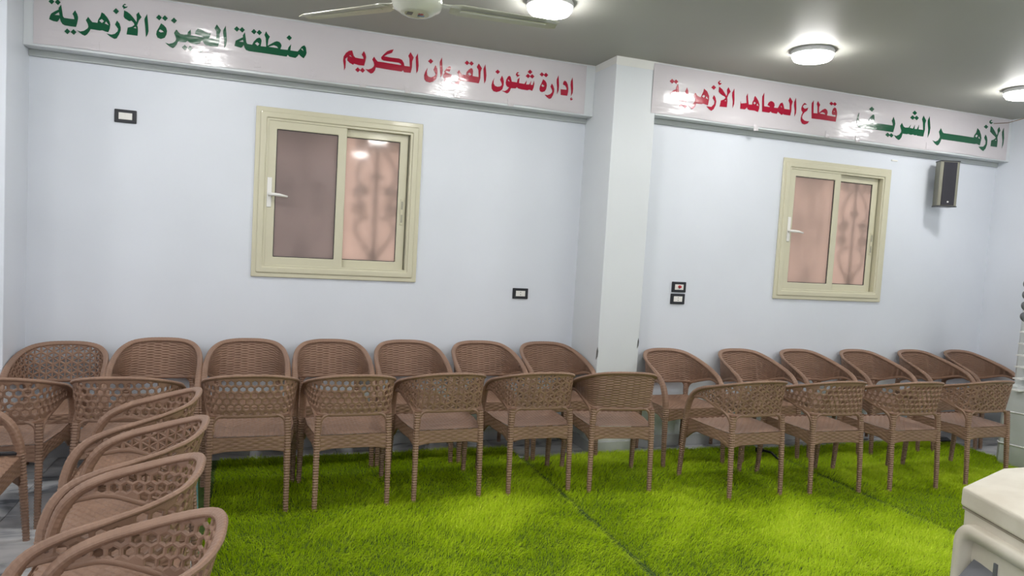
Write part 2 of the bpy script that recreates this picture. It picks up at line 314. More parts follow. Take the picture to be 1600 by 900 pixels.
def lattice_panel(ht, pitch, hole, flower):
    P = Panel(ht); v = []; f = []; TH = .0042
    R = pitch/math.sqrt(3); dz = pitch*math.sqrt(3)/2; cache = {}
    def vert(u, z, ridge, side):
        key = (round(u, 5), round(z, 5), ridge, side)
        if key in cache: return cache[key]
        u_ = max(-P.smax+.005, min(P.smax-.005, u)); fr = min(1, max(0, P.frac(u_, z)))
        v.append(tuple(P.at(u_, fr, side*(TH+(.0025 if ridge else 0))))); cache[key] = len(v)-1; return cache[key]
    def inside(u, z, mg): return abs(u) < P.smax-.03 and mg < P.frac(u, z)*1 and P.frac(u, z) < 1-mg
    def cell(outer, inner):
        n = len(outer)
        fo = [P.frac(max(-P.smax, min(P.smax, u)), z) for u, z in outer]
        if max(fo) <= 0 or min(fo) >= 1 or min(abs(u) for u, z in outer) > P.smax: return
        T, B = P.curves(sum(u for u, z in inner)/len(inner)); gap = max(T[2]-B[2], .01); mg = .006/gap
        gu = sum(u for u, z in inner)/n; gz = sum(z for u, z in inner)/n; ok = False
        for k_ in (1, .85, .7, .55):
            test = [(gu+(u-gu)*k_, gz+(z-gz)*k_) for u, z in inner]
            if all(inside(u, z, mg) for u, z in test): ok = True; inner = test; break
        for side in (1, -1):
            o = [vert(u, z, True, side) for u, z in outer]
            if ok:
                i = [vert(u, z, False, side) for u, z in inner]
                for k in range(n):
                    q = (o[k], o[(k+1) % n], i[(k+1) % n], i[k]); f.append(q if side < 0 else q[::-1])
            else: f.append(tuple(o) if side < 0 else tuple(o[::-1]))
        if ok:
            a = [vert(u, z, False, 1) for u, z in inner]; c = [vert(u, z, False, -1) for u, z in inner]
            for k in range(n): f.append((a[k], a[(k+1) % n], c[(k+1) % n], c[k]))
    rows = int(.30/dz)+2; cols = int(P.smax/pitch)+2
    for j in range(-1, rows):
        for i in range(-cols, cols+1):
            cu = (i+.5*(j % 2))*pitch; cz = P.h0+.019+j*dz
            if abs(cu) > P.smax+pitch: continue
            hexo = [(cu+R*math.cos(PI/6+k*PI/3), cz+R*math.sin(PI/6+k*PI/3)) for k in range(6)]
            if not flower:
                cell(hexo, [(cu+hole*math.cos(PI/6+k*PI/3), cz+hole*math.sin(PI/6+k*PI/3)) for k in range(6)])
            else:
                for k in range(6):
                    tri = [(cu, cz), hexo[k], hexo[(k+1) % 6]]; gx = sum(q[0] for q in tri)/3*1.0; gz = sum(q[1] for q in tri)/3
                    (ax, az), (bx_, bz_) = hexo[k], hexo[(k+1) % 6]; mix = lambda t, r: (cu+((ax*(1-t)+bx_*t)-cu)*r, cz+((az*(1-t)+bz_*t)-cz)*r)
                    cell(tri, [mix(.5, .20), mix(.16, hole), mix(.84, hole)])
    used = sorted({i for q in f for i in q}); re = {a: k for k, a in enumerate(used)}
    me = mesh('back_panel', [v[i] for i in used], [tuple(re[i] for i in q) for q in f], M['brown'])
    bm = bmesh.new(); bm.from_mesh(me); bmesh.ops.dissolve_degenerate(bm, dist=1e-5, edges=bm.edges); bm.to_mesh(me); bm.free(); return me
def weave_h(u, v, wu, wv, amp):      # weavers passing over and under stakes: short grooves, staggered column by column
    col = math.floor(u/wu); fu = u/wu-col; q = v/wv+.5*(col % 2); d = abs(q-round(q))
    return -amp*max(0, 1-d/.24)*math.sqrt(max(0, math.sin(PI*fu)))+.18*amp*math.sin(PI*fu)
def weave_panel(ht):
    P = Panel(ht); nu, nv = 150, 84; v = []; f = []; L = 2*P.smax
    for i in range(nu+1):
        u = -P.smax+.004+(L-.008)*i/nu; T, B = P.curves(u); hz = np.linalg.norm(T-B)
        for j in range(nv+1):
            fr = j/nv; v.append(tuple(P.at(u, fr, weave_h(u, fr*.253, L/25, .253/14, .0095))))
    for i in range(nu):
        for j in range(nv): a = i*(nv+1)+j; f.append((a, a+nv+1, a+nv+2, a+1))
    return mesh('back_panel', v, f, M['brown'], True)
def sweep(path, wid, thk, refs, n=12, rid=.0, pitch=.02, rel=None):
    rows = []; N = len(path); d = 0
    for i, p in enumerate(path):
        t = (path[min(i+1, N-1)]-path[max(i-1, 0)]).normalized(); a = refs[i]; a = (a-t*a.dot(t)).normalized(); b = t.cross(a)
        k = (1-rid) if i % 2 else 1
        def se(c, e=.65): return math.copysign(abs(c)**e, c)
        rows.append([p+a*wid[i]*k*se(math.cos(2*PI*q/n+PI/n))+b*thk[i]*k*se(math.sin(2*PI*q/n+PI/n)) for q in range(n)])
    return MB().rows(rows)
def resample(path, step):
    out = [path[0]]; acc = 0
    for a, b in zip(path, path[1:]):
        L = (b-a).length
        while acc+L >= step and L > 1e-9:
            a = a+(b-a)*((step-acc)/L); out.append(a); L = (b-a).length; acc = 0
        acc += L
    return out
def chair_meshes(ht, kind):
    R = {}
    R['back_panel'] = weave_panel(ht) if kind == 'weave' else lattice_panel(ht, .0405, .0160, False) if kind == 'hex' else lattice_panel(ht, .070, .80, True)
    T, B = keys(ht)
    # rim: top of the back running down into both arms
    half = T+[(.258, .182, .570), (.257, .211, .49), (.256, .219, .43)]
    path = resample(cr(mirror(half), 400), .010)
    wid, thk, refs = [], [], []
    for p in path:
        k = max(0, min(1, (.73-p.z)/.15)); wid.append(.017+.004*k); thk.append(.0095+.012*k)
        refs.append(Vector((p.x, p.y*.9 if p.y < 0 else p.y*.15, .18)) if abs(p.x)+abs(p.y) > 0 else Vector((0, -1, 0)))
    R['rim'] = sweep(path, wid, thk, refs, 12, .055).mesh('rim', M['brown'])
    # rail along the lower edge of the back and the side arches
    path = cr(mirror(B), 90); refs = [Vector((p.x, p.y, 0)) for p in path]
    R['lower_rail'] = sweep(path, [.0085]*90, [.0105]*90, refs, 8).mesh('lower_rail', M['brown'], True)
    # rear legs: ribbed post flaring into the back
    def leg(pts, w0, w1, n=8):
        q = resample([Vector(p) for p in pts], .0078); L = len(q)
        ww = [w0+(w1-w0)*i/(L-1) for i in range(L)]
        return sweep(q, ww, [x*.95 for x in ww], [Vector((1, 0, 0))]*L, n, .20)
    R['leg_rear'] = {}; R['leg_front'] = {}
    for s in (-1, 1):
        b = leg(cr([(s*.207, -.247, 0), (s*.206, -.238, .18), (s*.205, -.226, .36), (s*.203, -.219, .45), (s*.200, -.214, .52), (s*.198, -.212, .55)], 60), .0155, .0215)
        # curved gussets where the post meets the rail
        for dr in (-1, 1):
            x0 = s*.203; g = []
            for i in range(9):
                a = i/8*PI/2; rr = .05 if dr*s < 0 else .035
                xx = x0+dr*(.014+rr*(1-math.cos(a))); zz = .55-rr+rr*math.sin(a)
                g.append(Vector((xx, -.217, zz)))
            g = [Vector((x0+dr*.012, -.220, .455))]+g
            if dr*s > 0: g = cr([(s*.211, -.219, .455), (s*.212, -.210, .50), (s*.215, -.180, .54), (s*.225, -.115, .570)], 10)
            b2 = sweep(g, [.009]*10, [.012]*10, [Vector((dr, 0, -.3))]*10, 6); b.add(b2.v, b2.f)
        R['leg_rear'][s] = b.mesh('leg', M['brown'])
        R['leg_front'][s] = leg([(s*.262, .248, 0), (s*.259, .233, .25), (s*.256, .219, .445)], .0165, .0235).mesh('leg', M['brown'])
    # seat with basket weave relief
    def wx(y): return .243-.028*max(0, (.02-y)/.24)-.0*y
    nu, nv = 54, 54; v = []; f = []
    for j in range(nv+1):
        y = -.228+.452*j/nv
        for i in range(nu+1):
            a = -1+2*i/nu; x = a*wx(y)
            rx = 1-abs(a)**4; ry = 1-abs(2*j/nv-1)**4
            cu, cv = x/.0225, y/.0225
            w = .0038*math.cos(PI*math.floor(cu))*math.cos(PI*math.floor(cv))*abs(math.sin(PI*cu))**.5*abs(math.sin(PI*cv))**.5+.001*abs(math.sin(PI*cu)*math.sin(PI*cv))
            z = .434-.016*rx*(1-((2*j/nv-1)-.0)**2)-.012*max(0, (y-.15)/.074)**2+w*min(1, 6*rx)*min(1, 6*ry)
            v.append((x, y, z))
    for j in range(nv):
        for i in range(nu): a = j*(nu+1)+i; f.append((a, a+1, a+nu+2, a+nu+1))
    R['seat'] = mesh('seat', v, f, M['brown'], True)
    # apron below the seat: front, back and sides with arched lower edges
    per = [(-wx(-.228), -.228), (wx(-.228), -.228), (wx(.02), .02), (.243, .224), (-.243, .224), (-wx(.02), .02)]
    pts = []
    for k in range(6):
        a, b_ = per[k], per[(k+1) % 6]; L = math.dist(a, b_); n = max(2, int(L/.0115)); side = {0: 'b', 1: 's1', 2: 's2', 3: 'f', 4: 's2', 5: 's1'}[k]
        for i in range(n): t = i/n; pts.append((a[0]+(b_[0]-a[0])*t, a[1]+(b_[1]-a[1])*t, side, t))
    rows = 20; v = []; f = []; u = 0; N = len(pts)
    for i, (x, y, sd, t) in enumerate(pts):
        nx = Vector(pts[(i+1) % N][:2])-Vector(pts[i-1][:2]); nx = Vector((nx.y, -nx.x)).normalized(); u += .0115
        e = min(t, 1-t)
        zb = .352-.016*max(0, 1-e/.22) if sd in 'bf' else None
        if zb is None:
            yy = (y+.228)/.452; zb = .360-.03*max(0, 1-yy/.22)-.075*max(0, (yy-.70)/.30)**1.6
        for j in range(rows+1):
            h = j/rows; z = zb+(.432-zb)*h; d = weave_h(u, z-.30, .0345, .025, .0065)*(0 if j in (0, rows) else 1)
            v.append((x+nx.x*(d+.002), y+nx.y*(d+.002), z))
    for i in range(N):
        for j in range(rows): a = i*(rows+1)+j; c = ((i+1) % N)*(rows+1)+j; f.append((a, c, c+1, a+1))
    # inner skin and lower lip give the apron its thickness
    k0 = len(v)
    for i, (x, y, sd, t) in enumerate(pts):
        sx, sy = x*.965, (y-.009)*.965+.009; v.append((sx, sy, v[i*(rows+1)][2])); v.append((sx, sy, .425))
    for i in range(N):
        j = (i+1) % N; f += [(k0+2*i, k0+2*j, j*(rows+1), i*(rows+1)), (k0+2*i+1, k0+2*j+1, k0+2*j, k0+2*i)]
    R['apron'] = mesh('apron', v, f, M['brown'], True)
    return R
_m1 = chair_meshes(.795, 'weave'); _m2 = chair_meshes(.782, 'hex'); _m3 = chair_meshes(.782, 'flower')
for q in (_m2, _m3):
    for k in ('seat', 'apron', 'leg_rear', 'leg_front'): q[k] = _m1[k]
_m3['rim'] = _m2['rim']
CH = {'weave': _m1, 'hex': _m2, 'flower': _m3}
def chair(kind, x, y, deg, label, group=None, z=0):
    o = thing('wicker_armchair', label, 'chair', (x, y, z), math.radians(deg), group); R = CH[kind]
    for k in ('seat', 'apron', 'back_panel', 'lower_rail', 'rim'): link(k, R[k], o)
    for k in ('leg_rear', 'leg_front'):
        for s in (-1, 1): link('leg', R[k][s], o)
    return o
GZ = .012      # chairs press the grass pile down to about its backing
G1 = 'armchairs along the wall in the left bay'; G2 = 'armchairs along the wall in the right bay'; G3 = 'armchairs facing the wall on the grass'; G4 = 'armchairs in the side row on the tiles'
chair('flower', -1.166, 4.99, 184, 'brown armchair with flower-pattern back standing against the wall in the white corner', G1)
ords = ['next to the flower-backed one in the corner', 'second from the flower-backed one in the corner', 'third from the flower-backed one in the corner',
        'fourth from the flower-backed one, below the window edge', 'second from the wall pillar in the left bay', 'right beside the wall pillar in the left bay']
for k, (x, y, d) in enumerate(((-.62, 5.02, 181), (-.07, 5.02, 180), (.490, 5.02, 180), (1.05, 5.02, 180), (1.63, 5.01, 180), (2.18, 4.99, 182))):
    chair('weave', x, y, d, 'brown full-weave armchair against the wall, '+ords[k], G1, GZ)
ords = ['beside the pillar in the right bay', 'second from the pillar in the right bay', 'third from the pillar in the right bay', 'fourth from the pillar in the right bay',
        'fifth from the pillar in the right bay', 'sixth from the pillar, nearest the pale tower']
for k, (x, y, d) in enumerate(((3.11, 4.68, 180), (3.82, 4.68, 179), (4.45, 4.68, 181), (5.11, 4.68, 180), (5.80, 4.68, 181), (6.385, 4.68, 180))):
    chair('weave', x, y, d, 'brown full-weave armchair against the wall, '+ords[k], G2, GZ)
FR = [('hex', -1.25, 4.36, 0, 'brown hexagon-holed armchair standing on the tiles in front of the flower-backed corner chair'),
      ('hex', -.675, 4.36, -3, 'brown hexagon-holed armchair between the corner chairs and the side row, facing the wall'),
      ('hex', -.035, 4.33, 0, 'brown hexagon-holed armchair at the teal edge of the grass, facing the wall'),
      ('hex', .53, 4.31, 1, 'brown hexagon-holed armchair on the grass below the window with the dark pane'),
      ('flower', 1.105, 4.34, 2, 'brown flower-backed armchair on the grass beside the hexagon-holed ones, facing the wall'),
      ('flower', 1.72, 4.34, 0, 'brown flower-backed armchair on the grass next to the full-weave one facing the pillar'),
      ('weave', 2.30, 4.26, -9, 'brown full-weave armchair with its back to the open grass, facing the pillar'),
      ('flower', 3.13, 4.00, 1, 'brown flower-backed armchair on the grass just past the pillar, facing the right bay'),
      ('hex', 3.775, 3.96, -2, 'brown hexagon-holed armchair on the grass below the near side of the right bay window'),
      ('hex', 4.43, 3.90, -3, 'brown hexagon-holed armchair on the grass beside the last flower-backed one'),
      ('flower', 5.14, 3.90, 0, 'brown flower-backed armchair on the grass nearest the pale grey tower')]
for k, x, y, d, lb in FR: chair(k, x, y, d, lb, G3, 0 if x < -.3 else GZ)
for k, x, y, d, lb in (('hex', -.555, 3.685, 90, 'brown hexagon-holed armchair in the side row, farthest along towards the wall'),
                       ('flower', -.485, 3.115, 88, 'brown flower-backed armchair in the side row on the tiles'),
                       ('hex', -.46, 2.56, 89, 'brown hexagon-holed armchair in the side row beside the flower-backed one, away from the wall'),
                       ('hex', -.365, 2.005, 89, 'brown hexagon-holed armchair at the end of the side row farthest from the wall')):
    chair(k, x, y, d, lb, G4)
chair('weave', -1.29, 3.70, -88, 'brown full-weave armchair on the tiles facing the side row')
# ------------------------------------------------------------------ artificial grass
def carpet(x0, x1, y0, y1, skew, label, seed, dens):
    r = np.random.default_rng(seed); o = thing('grass_carpet', label, 'carpet', (0, 0, 0), group='strips of artificial grass')
    xl = lambda y: x0+skew*(y-3.4)
    b = MB(); b.add([(xl(y0), y0, .001), (x1, y0, .001), (x1, y1, .001), (xl(y1), y1, .001), (xl(y0), y0, .007), (x1, y0, .007), (x1, y1, .007), (xl(y1), y1, .007)],
                    [(0,3,2,1),(4,5,6,7),(0,1,5,4),(1,2,6,5),(2,3,7,6),(3,0,4,7)])
    b.obj('backing', mat('grass_backing', (.045, .085, .010), .9, var=.2, vscale=40), o)
    if skew:
        b = MB(); b.add([(xl(y0)-.008, y0, .001), (xl(y0)+.012, y0, .001), (xl(y1)+.012, y1, .001), (xl(y1)-.008, y1, .001), (xl(y0)-.008, y0, .010), (xl(y0)+.012, y0, .010), (xl(y1)+.012, y1, .010), (xl(y1)-.008, y1, .010)],
                        [(0,3,2,1),(4,5,6,7),(0,1,5,4),(1,2,6,5),(2,3,7,6),(3,0,4,7)]); b.obj('edge_tape', M['teal'], o)
    # blades: far from the camera's ground strip they get sparser
    n = int((x1-x0)*(y1-y0)*dens); X = r.uniform(x0, x1, n*2); Y = r.uniform(y0, y1, n*2)
    keep = (r.random(n*2) < np.clip(.10+(Y-2.0)*.75, .10, .5)) & (X > x0+skew*(Y-3.4)+.012) & (X < x1-.012-.010*np.sin(Y*9)**2)
    X, Y = X[keep], Y[keep]; n = len(X)
    ph = seed*1.7
    fld = np.sin(X*2.1+np.sin(Y*2.7+ph)*1.3+ph)+.7*np.sin(Y*3.9+X*1.3+ph*2)+.5*np.sin(X*7.3-Y*5.1+ph)
    fld2 = np.sin(X*9+np.sin(Y*6+ph)*2)*np.sin(Y*11+np.sin(X*7)*2+ph)
    ang = -1.1+.75*fld+r.normal(0, .75, n); lean = np.clip(.75+.25*fld2+r.normal(0, .25, n), .1, 1.5)
    h = r.uniform(.022, .042, n)*(1+.12*fld2); w = r.uniform(.0011, .0019, n)
    dx, dy = np.cos(ang), np.sin(ang); px, py = -dy, dx; fa = r.uniform(0, PI, n); qx, qy = np.cos(fa), np.sin(fa)
    qx, qy = .6*px+.4*qx, .6*py+.4*qy
    z0 = np.full(n, .006)
    m1 = .5*h; l1 = .35*lean*h; l2 = lean*h
    V = np.empty((n, 5, 3))
    V[:, 0] = np.stack([X-qx*w, Y-qy*w, z0], 1); V[:, 1] = np.stack([X+qx*w, Y+qy*w, z0], 1)
    V[:, 2] = np.stack([X+dx*l1+qx*w*.9, Y+dy*l1+qy*w*.9, z0+m1], 1); V[:, 3] = np.stack([X+dx*l1-qx*w*.9, Y+dy*l1-qy*w*.9, z0+m1], 1)
    V[:, 4] = np.stack([X+dx*l2, Y+dy*l2, z0+h*np.clip(1.05-.38*lean, .35, 1)], 1)
    me = bpy.data.meshes.new('pile'); me.vertices.add(n*5); me.vertices.foreach_set('co', V.ravel())
    base_ = np.arange(n)[:, None]*5; loops = (base_+np.array([[0, 1, 2, 3, 3, 2, 4]])).ravel(); me.loops.add(n*7); me.loops.foreach_set('vertex_index', loops.astype(np.int32))
    st = (np.arange(n)[:, None]*7+np.array([[0, 4]])).ravel(); me.polygons.add(n*2); me.polygons.foreach_set('loop_start', st.astype(np.int32))
    tone = np.clip(.45+.12*fld2+.06*fld+r.normal(0, .2, n), 0, 1)
    at = me.attributes.new('tone', 'FLOAT', 'POINT'); at.data.foreach_set('value', np.repeat(tone, 5).astype(np.float32))
    me.materials.append(M['grass']); me.update(calc_edges=True)
    p = link('pile', me, o); p['kind'] = 'stuff'
    return o
carpet(-.235, 1.866, 1.0, 5.10, -.085, 'bright green artificial grass strip with a teal edge beside the tiled floor', 3, 26000)
carpet(1.871, 3.978, 1.0, 4.83, 0, 'bright green artificial grass strip in front of the pillar, between the two seams', 5, 26000)
carpet(3.983, 6.03, 1.0, 4.76, 0, 'bright green artificial grass strip leading to the pale grey tower', 9, 26000)
# ------------------------------------------------------------------ ceiling lamps
def lamp(x, y, label):
    o = thing('ceiling_lamp', label, 'lamp', (x, y, CEIL), group='round ceiling lamps')
    MB().lathe([(.0, 0), (.138, 0), (.142, -.008), (.142, -.030), (.136, -.034), (0, -.034)], 32).obj('ring', M['lampring'], o, smooth=False)
    MB().lathe([(.0, -.033), (.134, -.033), (.133, -.048), (.120, -.066), (.085, -.076), (0, -.079)], 32).obj('diffuser', M['lamp'], o, smooth=True)
names = {(0, 2): 'round white lit ceiling lamp above the armchairs by the white corner', (1, 2): 'round white lit ceiling lamp next to the ceiling fan', (2, 2): 'round white lit ceiling lamp in front of the right bay window', (3, 2): 'round white lit ceiling lamp by the wall with the pale tower'}
for i, x in enumerate((-.48, 1.575, 3.55, 5.66, -2.5)):
    for j, y in enumerate((-1.97, .03, 4.03, 2.03)):  # lamps missing from names are out of view, added to brighten the room
        lamp(x, y, names.get((i, j), 'added fill lamp, round and white, in unseen ceiling rows over the open floor'))
# ------------------------------------------------------------------ ceiling fan
FH = on_z(652, 5, 2.77); fan = thing('ceiling_fan', 'cream three-blade ceiling fan hanging above the left bay', 'fan', (FH.x, FH.y, CEIL))
MB().lathe([(0, 0), (.06, 0), (.055, -.03), (.02, -.06), (0, -.06)], 24).obj('canopy', M['fan_white'], fan, smooth=True)
MB().tube([(0, 0, -.04), (0, 0, -.26)], .012, 12).obj('rod', M['fan_white'], fan)
MB().lathe([(0, -.20), (.05, -.205), (.10, -.225), (.125, -.255), (.128, -.285), (.118, -.315), (.085, -.335), (.08, -.340), (0, -.340)], 36).obj('motor', M['fan_white'], fan, smooth=True)
st = MB().lathe([(0, -.340), (.062, -.340), (.062, -.342), (0, -.342)], 28).obj('badge', mat('badge_cream', (.55, .55, .40), .4, var=.02), fan)
for (a, c, d, e, m_) in ((-.050, -.022, -.022, .022, M['black']), (.006, .030, -.024, .0, M['red_pl']), (.008, .040, .002, .026, mat('badge_blue', (.05, .15, .3), .4, var=.02)), (.012, .016, -.03, .03, M['white_pl'])):
    MB().box(a, c, d, e, -.3435, -.3415).obj('mark', m_, st)
for k, ang in enumerate((-3, 134, 246)):
    a = math.radians(ang); ca, sa = math.cos(a), math.sin(a)
    def T(r, s, z): return (ca*r-sa*s, sa*r+ca*s, z)
    rows = []
    for i in range(13):
        r = .17+.575*i/12; hw = .056+.016*(1-i/12) if i < 12 else .036; hw = hw if i > 0 else .045; tw = -.005
        rows.append([T(r, s*hw, -.285+tw*s+.004*math.cos(3*s)+t) for s in (-1, -.5, 0, .5, 1) for t in (0,)]+[T(r, s*hw, -.289+tw*s+.004*math.cos(3*s)) for s in (1, .5, 0, -.5, -1)])
    bl = MB().rows(rows).obj('blade', M['fan'], fan)
    MB().rows([[T(r, s, -.291-.002+.0) for s in (-.014, .014)]+[T(r, s, -.297) for s in (.010, -.010)] for r in (.22, .45, .68)]).obj('rib', M['fan'], bl)
    MB().rows([[T(r, s, z) for s, z in ((-w, -.278), (w, -.278), (w, -.284), (-w, -.284))] for r, w in ((.10, .03), (.15, .022), (.21, .038), (.25, .03))]).obj('bracket', M['fan_white'], bl)
# ------------------------------------------------------------------ wall plates
def plate(px, py, Y, label, kind):
    p = on_y(px, py, Y); o = thing('wall_plate', label, 'socket' if kind else 'switch', (p.x, Y, p.z))
    MB().box(-.066, .066, -.012, 0, -.043, .043).obj('frame', M['black'], o, bevel=.004)
    i = MB().box(-.040, .040, -.0145, -.011, -.022, .022).obj('insert', M['white_pl'], o, bevel=.001)
    if kind == 0:
        MB().box(-.036, -.001, -.016, -.014, -.019, .019).obj('rocker', M['white_pl'], i, bevel=.001); MB().box(.001, .036, -.016, -.014, -.019, .019).obj('rocker', M['white_pl'], i, bevel=.001)
    else:
        for q in (-.010, .010): MB().lathe([(0, 0), (.0035, 0), (.0035, .001), (0, .001)], 10).obj('hole', M['black'], i, loc=(0, -.0152, q)).rotation_euler = (PI/2, 0, 0)
    if kind == 2:
        k = MB().lathe([(0, 0), (.012, 0), (.012, .012), (.009, .02), (0, .02)], 16).obj('red_plug', M['red_pl'], i, loc=(0, -.0145, .003)); k.rotation_euler = (PI/2, 0, 0)
plate(196.5, 182, Y1, 'black-framed white switch plate high on the wall beside the window', 0)
plate(812.5, 458.5, Y1, 'black-framed power socket low on the wall near the pillar, left bay', 1)
plate(1060, 448.5, Y2, 'upper black-framed socket with a red plug on the right bay wall', 2)
plate(1058, 467, Y2, 'lower black-framed power socket under the red plug', 1)
# ------------------------------------------------------------------ wall loudspeaker
sp = thing('wall_speaker', 'narrow dark column loudspeaker with olive metal sides on the right bay wall', 'speaker', (5.90, 4.845, 2.165), math.radians(-24))
MB().prism([(-.075, 0), (.075, 0), (.075, .40), (-.075, .40)], -.052, -.050).obj('front_trim', M['speaker_body'], sp)
b = MB(); b.rows([[(x, y, z) for x, y in ((-.085, -.055), (-.068, -.062), (.068, -.062), (.085, -.055), (.070, .06), (-.070, .06))] for z in (.008, .412)]); b.obj('housing', M['speaker_body'], sp, bevel=.003)
MB().box(-.058, .058, -.068, -.060, .015, .405).obj('grille', M['grille'], sp, bevel=.003)
for z in (0, .41): MB().rows([[(x, y, z+q) for x, y in ((-.088, -.058), (-.07, -.069), (.07, -.069), (.088, -.058), (.072, .063), (-.072, .063))] for q in (0, .010)]).obj('end_cap', M['black'], sp)
MB().lathe([(0, 0), (.008, 0), (.008, .002), (0, .002)], 14).obj('emblem', M['white_pl'], sp, loc=(0, -.068, .045)).rotation_euler = (PI/2, 0, 0)
MB().box(-.02, .02, .06, .115, .16, .26).obj('bracket', M['black'], sp)
# small surface strip on the wall above the window
p = on_y(1397, 251, Y2); tag(MB().box(-.035, .035, -.008, 0, -.006, .006).obj('cable_cover', M['white_pl'], loc=(p.x, Y2, p.z)), 'short white cable cover strip on the wall between window and loudspeaker', 'cable cover')
# ------------------------------------------------------------------ banners and their lettering
from mathutils.geometry import tessellate_polygon
def banner(name, label, x0, x1, Y, z0, z1, words):
    o = thing(name, label, 'banner', (x0, Y, z0))
    n = 60; b = MB(); v = []; f = []
    for i in range(n+1):
        for j in range(7):
            x = (x1-x0)*i/n; z = (z1-z0)*j/6; e = .0016*math.sin(x*5.3+j)+.0012*math.sin(x*17+j*1.7)
            if j == 0: e -= .003*abs(math.sin(x*4.1)); z += .004*math.sin(x*6.3)
            v += [(x, -.0045+e*.5, z), (x, 0, z)]
    for i in range(n):
        for j in range(6):
            a = (i*7+j)*2; c = ((i+1)*7+j)*2; f += [(a, c, c+2, a+2), (c+1, a+1, a+3, c+3)]
    me = mesh('sheet', v, f, M['vinyl'], True); link('sheet', me, o)
    Yt = Y-.0075
    for ink, (cx, cy, sc), polys in words:
        V, F = [], []
        for poly in polys:
            loops = [[on_y(cx+px/sc, cy+py/sc, Yt) for px, py in loop] for loop in poly]
            flat = [p for l_ in loops for p in l_]; k = len(V)
            V += [(p.x-x0, p.y-Y, p.z-z0) for p in flat]
            V += [(p.x-x0, p.y-Y+.0022, p.z-z0) for p in flat]
            nf = len(flat)
            for t in tessellate_polygon([[Vector((p.x, p.z, 0)) for p in l_] for l_ in loops]): F.append(tuple(k+i for i in t))
            q = 0
            for l_ in loops:
                L = len(l_)
                for i in range(L): F.append((k+q+i, k+q+(i+1) % L, k+nf+q+(i+1) % L, k+nf+q+i))
                q += L
        me = mesh('word', V, F, M[ink]); bm = bmesh.new(); bm.from_mesh(me); bmesh.ops.recalc_face_normals(bm, faces=bm.faces); bm.to_mesh(me); bm.free()
        w = link('word', me, o); w['label'] = ('dark green' if 'green' in ink else 'crimson')+' Arabic word printed on the banner'
    return o
def dots(*q): return [[[(x-64*s, y), (x, y-62*s), (x+64*s, y+3*s), (x+6*s, y+64*s)]] for x, y, s in q]
G, RD = 'ink_green', 'ink_red'
